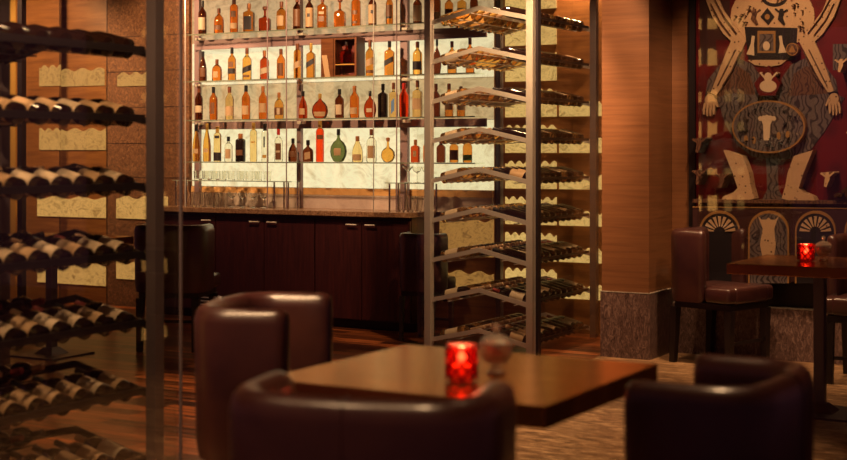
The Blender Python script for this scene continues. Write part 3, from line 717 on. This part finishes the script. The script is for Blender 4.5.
tb2 = dup(tb, rd(2.28, 8.05), 0, 'walnut bar table on a square pole at the far right')
tb3 = dup(tb, rd(-2.75, 10.35), 0, 'dark bar table behind the left wine rack')

# candle holder
redglass = pbr('red_votive_glass', (.90,.05,.025), .10, trans=.9, ior=1.3)
redcut = pbr('red_cut_glass', (.16,.004,.006), .12, trans=.15, ior=1.45)
wax = pbr('candle_wax', (.9,.45,.2), .5, emis=(1,.22,.06), es=.8)  # wax emits by itself to imitate the flame's glow in it
flame = pbr('candle_flame', (1,.6,.3), .5, emis=(1,.62,.32), es=34)
def votive_proto():
    t = thing('candle_holder', '', 'candle holder')
    hw, hh = .040, .098
    MB().lathe([(.030,0),(.037,.006),(.040,.02),(.041,.09),(.041,hh),(.036,hh),(.035,.012),(.002,.010)], 32, sq=5).obj('glass_cup', redglass, t, ang=50)
    # raised diamond lattice on the four sides
    lat = MB(); n = 4; st = .074/n
    for side in range(4):
        R = Matrix.Rotation(side*PI/2, 4, 'Z')
        for i in range(-n, n+1):
            for sg in (1, -1):
                pts = []
                for u in [k/16 for k in range(17)]:
                    x = -.034+.068*u; z = .008 + (u*sg + i/2*1.0)*.086 if sg > 0 else .008+((1-u)+i/2)*.086
                    if .008 <= z <= .094: pts.append(R @ Vector((x, -.0425, z)))
                if len(pts) > 1: lat.tube(pts, .0032, 6)
    lat.obj('diamond_lattice', redcut, t)
    MB().lathe([(.026,.014),(.028,.016),(.028,.042),(.024,.044)], 20).obj('candle', wax, t)
    MB().lathe([(.004,.046),(.013,.055),(.012,.066),(.004,.080),(.0008,.086)], 12).obj('flame', flame, t)
    return t
vt = votive_proto()
p1 = rd((461.5-PX)/FP*3.86, 3.86, .8705); vt.location = p1; vt.rotation_euler.z = math.radians(29)
vt['label'] = 'glowing red diamond-cut candle holder on the near table'; vt['group'] = 'red glass candle holders'
p2 = rd((806-PX)/FP*8.1, 8.1, .8705); dup(vt, p2, math.radians(29), 'small glowing red candle holder on the far right table')
for pp in (p1, p2):
    l = bpy.data.lights.new('candle_light', 'POINT'); l.energy = .35; l.color = (1,.32,.12); l.shadow_soft_size = .012
    o = bpy.data.objects.new('candle_light', l); C.objects.link(o); o.location = pp+Vector((0,0,.095))

# sugar bowls
def bowl_proto():
    t = thing('sugar_bowl', '', 'bowl')
    gl = pbr('cut_glass', (.92,.82,.68), .08, trans=.8, ior=1.4)
    n = 24
    MB().lathe([(.026,0),(.028,.004),(.012,.012),(.012,.022),(.030,.034),(.044,.052),(.047,.070),(.044,.082),(.041,.082),(.043,.068),(.038,.050),(.018,.036),(.002,.034)], n).obj('bowl', gl, t, ang=50)
    MB().lathe([(.049,.0835),(.049,.088),(.040,.100),(.022,.110),(.008,.114),(.006,.120),(.011,.127),(.012,.134),(.006,.142),(.001,.144)], n).obj('lid', gl, t, ang=50)
    s = MB(); random.seed(3)
    for k in range(14):
        a = random.uniform(0, 6.28); r = random.uniform(0, .022); x, y, z = r*math.cos(a), r*math.sin(a), .044+.0025*k
        s.box(x-.007, x+.007, y-.005, y+.005, z, z+.007)
    o = s.obj('sugar_lumps', pbr('brown_sugar', (.20,.085,.04), .8), t, smooth=False); o['kind'] = 'stuff'
    return t
sb = bowl_proto(); q1 = rd((496-PX)/FP*3.98, 3.98, .8705); sb.location = q1; sb['label'] = 'lidded cut-glass sugar bowl beside the candle on the near table'; sb['group'] = 'lidded glass sugar bowls'
q2 = rd((823.5-PX)/FP*8.12, 8.12, .8705); dup(sb, q2, 0, 'small lidded glass sugar bowl on the far right table')

# ================= ARTWORK =================
art = thing('wall_picture', 'large dark red folk-style picture of a pale many-armed figure behind glass', 'picture', (Xp(697, AY), AY, 0))
ax, ay = art.location.x, art.location.y
A = {k: pbr('picture_'+k, v, .6) for k, v in {
    'red': (.10,.004,.006), 'deep': (.035,.012,.012), 'pale': (.42,.26,.15), 'grey': (.10,.072,.07), 'gold': (.25,.12,.04), 'black': (.015,.010,.012), 'brown': (.11,.05,.03), 'white': (.50,.36,.24)}.items()}
def speckle(m, dark, sc, lo, hi, bands=False):
    nt = m.node_tree; b = nt.nodes['Principled BSDF']; base = tuple(b.inputs['Base Color'].default_value)[:3]
    v = coords(nt)
    if bands:
        w_ = nt.nodes.new('ShaderNodeTexWave'); w_.inputs['Scale'].default_value = sc; w_.inputs['Distortion'].default_value = 14; w_.inputs['Detail'].default_value = 1
        w_.inputs['Detail Scale'].default_value = 1.2; nt.links.new(v, w_.inputs['Vector']); f = w_.outputs['Fac']
    else:
        w_ = nt.nodes.new('ShaderNodeTexVoronoi'); w_.inputs['Scale'].default_value = sc; nt.links.new(v, w_.inputs['Vector']); f = w_.outputs['Distance']
    nt.links.new(ramp(nt, f, [(lo, dark), (hi, base)]), b.inputs['Base Color'])
for m_ in A.values(): m_.node_tree.nodes['Principled BSDF'].inputs['Specular IOR Level'].default_value = .15
speckle(A['pale'], (.07,.03,.018), 26, .12, .22)
speckle(A['grey'], (.03,.02,.022), 9, .15, .35, True)
speckle(A['red'], (.045,.003,.005), 7, .05, .6)
speckle(A['brown'], (.05,.02,.015), 12, .2, .4, True)
def ap(px, py, lay):
    x = Xp(px, AY-.02); return (x-ax, -.022-.0009*lay, zp(py, x, AY-.02))
lay = [0]
def shape(name, col, pts):
    if min(b for a, b in pts) >= 93 and name not in ('leg_left','leg_right','foot_left','foot_right','hand','finger','thumb','bracelet','arch_inside'): pts = [(690+(a-690)*1.1217, 100+(b-100)*1.1217) for a, b in pts]
    lay[0] += 1; k = lay[0]; n = len(pts)
    f = [ap(a, b, k) for a, b in pts]; bk = [(x, -.0215, z) for x, y, z in f]
    fs = [tuple(range(n)), tuple(range(2*n-1, n-1, -1))] + [(i, (i+1) % n, n+(i+1) % n, n+i) for i in range(n)]
    return MB().add(f+bk, fs).obj(name, A[col], art, smooth=False)
def ell(cx, cy, rx, ry, n=28, a0=0, a1=360):
    return [(cx+rx*math.cos(math.radians(a0+(a1-a0)*i/n)), cy+ry*math.sin(math.radians(a0+(a1-a0)*i/n))) for i in range(n + (0 if a1-a0 >= 360 else 1))]
def limb(pts, ws):
    L_, R_ = [], []
    for k, (x, y) in enumerate(pts):
        a = pts[max(k-1, 0)]; b = pts[min(k+1, len(pts)-1)]; dx, dy = b[0]-a[0], b[1]-a[1]; m = math.hypot(dx, dy)
        L_.append((x-dy/m*ws[k], y+dx/m*ws[k])); R_.append((x+dy/m*ws[k], y-dx/m*ws[k]))
    return L_+R_[::-1]
x1 = Xp(905, AY)
MB().box(0, x1-ax, -.02, -.003, .62, 3.1).obj('backing', A['red'], art, smooth=False)
MB().box(-.05, -.002, -.04, -.003, .62, 3.1).obj('frame', M['blackmetal'], art, smooth=False)
mir = lambda pts, c=771.5: [(2*c-a, b) for a, b in pts][::-1]
shape('corner_block', 'deep', [(700,0),(730,0),(730,40),(716,40),(716,64),(700,64)])
shape('corner_block', 'grey', [(833,44),(870,44),(870,70),(833,70)])
shape('arch', 'grey', [(722,62),(738,58),(752,64),(762,78),(765,102),(704,102),(708,80)])
shape('arch', 'grey', mir([(722,62),(738,58),(752,64),(762,78),(765,102),(704,102),(708,80)], 772))
shape('arch_inside', 'brown', [(722,70),(738,66),(750,74),(757,98),(712,98),(714,80)])
shape('arch_inside', 'brown', mir([(722,70),(738,66),(750,74),(757,98),(712,98),(714,80)], 772))
shape('skirt', 'grey', [(714,98),(726,94),(772,97),(818,94),(828,98),(810,128),(798,144),(782,152),(764,154),(745,150),(732,140),(722,122)])
shape('trunk', 'grey', [(758,150),(768,150),(769,180),(777,194),(752,194),(759,180)])
shape('torso', 'pale', ell(773, 16, 42, 33) )
shape('neck_ring', 'black', ell(775, -2, 13, 9)); shape('neck', 'pale', ell(775, -3, 10, 6.5))
shape('chest_panel', 'black', [(745,27),(798,28),(796,60),(749,60)])
shape('waist', 'pale', [(748,60),(787,60),(781,65),(768,67),(755,65)])
shape('chest_picture', 'gold', [(758,31),(776,31),(776,53),(758,53)]); shape('chest_scene', 'grey', [(760,34),(774,34),(774,51),(760,51)])
shape('small_figure', 'white', ell(767, 46, 3.5, 4.5)); shape('small_figure', 'white', limb([(754,36),(753,44),(751,55)], [1.5,1.5,4])); shape('small_figure', 'white', limb([(781,36),(782,44),(783,53)], [1.5,1.5,4]))
shape('chest_diamond', 'black', [(768,8),(775,17),(769,25),(761,17)]); shape('chest_star', 'gold', ell(768, 17, 2.5, 2.8))
for cx in (755, 782):
    shape('dancer', 'black' if cx > 770 else 'brown', limb([(cx,9),(cx,14),(cx-1,19),(cx+3,25)], [1.6,2.3,2.6,1]))
    shape('dancer_arms', 'black' if cx > 770 else 'brown', limb([(cx-6,9),(cx,14),(cx+6,10)], [.8,1,.8]))
shape('upper_arm', 'pale', limb([(711,-6),(719,14),(730,30),(742,43)], [6,6.5,7,5.5]))
shape('upper_arm', 'pale', limb([(837,-6),(829,14),(818,30),(806,43)], [6,6.5,7,5.5]))
shape('forearm', 'pale', limb([(741,38),(732,58),(722,80),(714,95)], [7,6.5,5,3]))
shape('forearm', 'pale', limb([(806,38),(816,58),(825,78),(832,92)], [7,6.5,5,3]))
for cx, cy, sg in ((711,98,-1), (835,97,1)):
    shape('hand', 'pale', ell(cx, cy+2, 5, 6, 14))
    for k in range(4): shape('finger', 'pale', limb([(cx-4.5+3*k, cy+5), (cx-5+3.3*k+sg, cy+12), (cx-5+3.3*k+sg, cy+19-abs(k-1.5)*1.6)], [1.3,1.2,.7]))
    shape('thumb', 'pale', limb([(cx-sg*4, cy+1), (cx-sg*8, cy+9)], [1.4,.8]))
    shape('bracelet', 'black', limb([(cx-5-sg, cy-5+sg), (cx+4-sg, cy-4-sg)], [.5,.5]))
for pts in ([(712,4),(720,20),(732,36)], [(716,0),(726,18),(738,34)], [(737,50),(728,68),(719,86)], [(742,52),(733,72),(724,86)]):
    shape('arm_line', 'brown', limb(pts, [.35,.5,.35])); shape('arm_line', 'brown', limb([(2*773.5-a, b) for a, b in pts], [.35,.5,.35]))
for k in range(46):
    random.seed(k+50); a = random.uniform(0, 6.28); r = random.uniform(.55, .95); shape('body_mark', 'brown', ell(773+40*r*math.cos(a), 16+30*r*math.sin(a), .9, .7, 5)) if not (745 < 773+40*r*math.cos(a) < 800 and 24 < 16+30*r*math.sin(a)) else None
shape('loin_diamond', 'red', [(771,66),(783,84),(778,96),(762,96),(757,84)])
shape('pear', 'white', ell(771, 86.5, 8.5, 6)); shape('pear_top', 'white', ell(771, 78, 4, 5)); shape('pear_arms', 'white', limb([(763,73),(771,82),(780,73)], [.9,1.1,.9]))
shape('medallion', 'gold', ell(795, 50, 6, 6.3)); shape('medallion_inside', 'brown', ell(795, 50, 5.1, 5.4)); shape('medallion_sign', 'gold', [(795,46),(799,53),(791,53)])
shape('oval_rim', 'gold', ell(762.7, 124, 32.5, 23.5, 40)); shape('oval', 'grey', ell(762.7, 124, 31, 22, 40))
shape('tree_stem', 'white', [(758.5,136),(758,122),(755,115),(768,115),(764.5,122),(763.5,136)])
for k in range(5): shape('tree_crown', 'white', ell(755.5+3*k, 115.5-abs(2-k)*-.6, 2, 2.2, 8))
for cx, cy in ((772,132),(780,131),(750,136),(743,135)): shape('small_figure', 'gold', ell(cx, cy, 1.8, 3.5, 8))
for k in range(26):
    random.seed(k); a = random.uniform(0, 6.28); r = random.uniform(.5, .95); shape('oval_dot', 'black', ell(762.7+29*r*math.cos(a), 124+20*r*math.sin(a), .9, .9, 5))
LG = [(728,150),(747,156),(753,172),(756,189),(743,190),(737,172)]; FT = [(743,187),(756,188),(759,198),(748,201),(726,200),(728,196),(738,192)]
shape('leg_left', 'pale', LG); shape('leg_right', 'pale', mir(LG, 772.5)); shape('foot_left', 'pale', FT); shape('foot_right', 'pale', mir(FT, 772.5))
shape('ground_line', 'brown', [(697,188),(900,190),(900,193),(697,191)]); shape('lower_band', 'deep', [(697,196),(900,198),(900,261),(697,261)])
shape('gold_line', 'gold', [(697,194.5),(900,196.5),(900,197.3),(697,195.3)])
for cx in (721, 764.5, 806, 850):
    w0 = 18
    shape('niche', 'gold', ell(cx, 216, w0, 18, 20, 180, 360)+[(cx+w0, 262), (cx-w0, 262)])
    shape('niche_inside', 'grey' if cx in (764.5, 850) else 'black', ell(cx, 217, w0-1.4, 16.5, 20, 180, 360)+[(cx+w0-1.4, 262), (cx-w0+1.4, 262)])
    if cx in (764.5, 850):
        shape('vase', 'pale', limb([(cx,206),(cx,214),(cx-.5,228),(cx,250)], [7,5,7,3])); shape('vase_leaves', 'pale', [(cx-9,203),(cx-4,208),(cx,204),(cx+4,208),(cx+9,203),(cx+5,214),(cx-5,214)])
    else:
        for k in range(9):
            a = math.radians(190+20*k); shape('ray', 'pale', limb([(cx+5*math.cos(a), 217+5*math.sin(a)), (cx+14*math.cos(a), 217+14*math.sin(a))], [.4,1.5]))
for cx, cy in ((724,171),(817,170),(840,134),(846,66),(704,168),(704,140)):
    shape('small_figure', 'pale' if cx > 800 else 'brown', limb([(cx,cy-6),(cx,cy),(cx-2,cy+7)], [1.4,2.2,1.2])); shape('small_figure', 'pale' if cx > 800 else 'brown', limb([(cx-6,cy-5),(cx,cy-1),(cx+6,cy-6)], [.7,1,.7]))
for k in range(12):
    random.seed(k+9); shape('berry', 'deep', ell(822+random.uniform(0,26), 172+random.uniform(0,18), 1.8, 1.8, 6))
MB().box(.07, x1-ax, -.175, -.168, .63, 3.1).obj('cover_glass', pane_mat('picture_glass', (.97,.97,.97), ior=1.75), art, smooth=False)

# ================= LIGHT =================
WARM = (1,.60,.30)
def spot(x, y, e, ang=50, col=WARM, z=3.1, tgt=None, size=.05, blend=.6):  # ceiling spots whose fixtures are out of sight
    l = bpy.data.lights.new('unseen_spot', 'SPOT'); l.energy = e; l.spot_size = math.radians(ang); l.spot_blend = blend; l.color = col; l.shadow_soft_size = size
    o = bpy.data.objects.new('unseen_spot', l); C.objects.link(o); o.location = (x, y, z)
    if tgt: o.rotation_euler = (Vector(tgt)-Vector((x,y,z))).to_track_quat('-Z','Y').to_euler()
    return o
def cs(r, d, *a, **k):
    p = rd(r, d); return spot(p.x, p.y, *a, **k)
cs(-1.25, 4.2, 170, 60, tgt=tuple(rd(-.6, 4.7, .7)), size=.2)
cs(-.1, 2.6, 90, 34, tgt=tuple(rd(-.1, 3.15, .95)))
cs(-.95, 2.8, 130, 26, tgt=tuple(rd(-.38, 3.35, .95)), size=.25)
cs(.9, 3.9, 110, 50, tgt=tuple(rd(.8, 3.7, .9)))         # left chair
cs(.5, 6.9, 280, 60)                                          # floor between table and pillar
spot(-3.4, 8.9, 150, 75)                                      # pillar foot
spot(-4.1, 8.4, 25, 60, tgt=(-3.8, 9.6, 1.5))
spot(-6.6, 8.7, 300, 80, tgt=(-6.9, 10.3, 2.0))              # bar front
spot(-8.3, 8.9, 270, 80, tgt=(-8.6, 10.4, 2.1))
spot(-10.2, 8.9, 250, 80, tgt=(-10.2, 10.4, 2.2))
spot(-4.0, 8.3, 380, 60, tgt=(-4.8, 9.9, 1.2))
spot(-2.6, 8.7, 160, 80, tgt=(-2.7, 10, 1.6))                 # picture
cs(2.4, 7.6, 95, 50, tgt=tuple(rd(2.1, 9.2, .6)))            # right table
cs(-1.35, 5.2, 200, 70, tgt=tuple(rd(-1.5, 5.7, .8)))         # left rack
spot(-3.2, 3.6, 200, 80, tgt=(-4.3, 4.3, 1.0))
spot(-4.8, 6.8, 230, 70)
spot(-4.9, 4.0, 70, 70)
cs(-1.9, 3.7, 190, 40, tgt=tuple(rd(-.75, 4.7, .75)), size=.3)
spot(-3.5, 8.3, 190, 45, tgt=(-4.45, 10.5, 1.6))  # added to brighten the centre rack's side and the wall behind
spot(-4.6, 10.58, 70, 120, tgt=(-4.7, 10.72, .6), z=3.05)  # added inside the case to lift the dark back wall
spot(-4.34, 9.5, 25, 90, tgt=(-4.5, 10.6, 1.2), z=3.0)  # added inside the case, aimed past the bottles at the back
spot(-4.80, 9.33, 90, 100, tgt=(-4.8, 9.9, 0), z=3.05)  # added inside the case over the front of the rack
spot(-2.3, 8.6, 90, 50, tgt=(-2.7, 10.0, .2))  # added to lift the dark marble below the picture
w = bpy.data.worlds.new('World'); S.world = w; w.use_nodes = True
w.node_tree.nodes['Background'].inputs[0].default_value = (.062,.020,.027,1); w.node_tree.nodes['Background'].inputs[1].default_value = 1.0

# ================= CAMERA =================
cam = bpy.data.cameras.new('camera'); co = bpy.data.objects.new('camera', cam); C.objects.link(co)
co.location = (0, 0, H); co.rotation_euler = (PI/2, 0, TH)
cam.sensor_width = 36; cam.lens = FP/847*36; cam.shift_y = -(230-HZ)/847; cam.clip_start = .05
cam.dof.use_dof = True; cam.dof.focus_distance = 11.2; cam.dof.aperture_fstop = 2.6
S.camera = co
S.view_settings.view_transform = 'Standard'; S.view_settings.look = 'None'; S.view_settings.gamma = 1; S.view_settings.exposure = 0
try: S.view_settings.use_curve_mapping = False
except Exception: pass
S.cycles.transparent_max_bounces = 32; S.cycles.max_bounces = 14; S.cycles.transmission_bounces = 12; S.cycles.glossy_bounces = 5
S.cycles.sample_clamp_indirect = 4
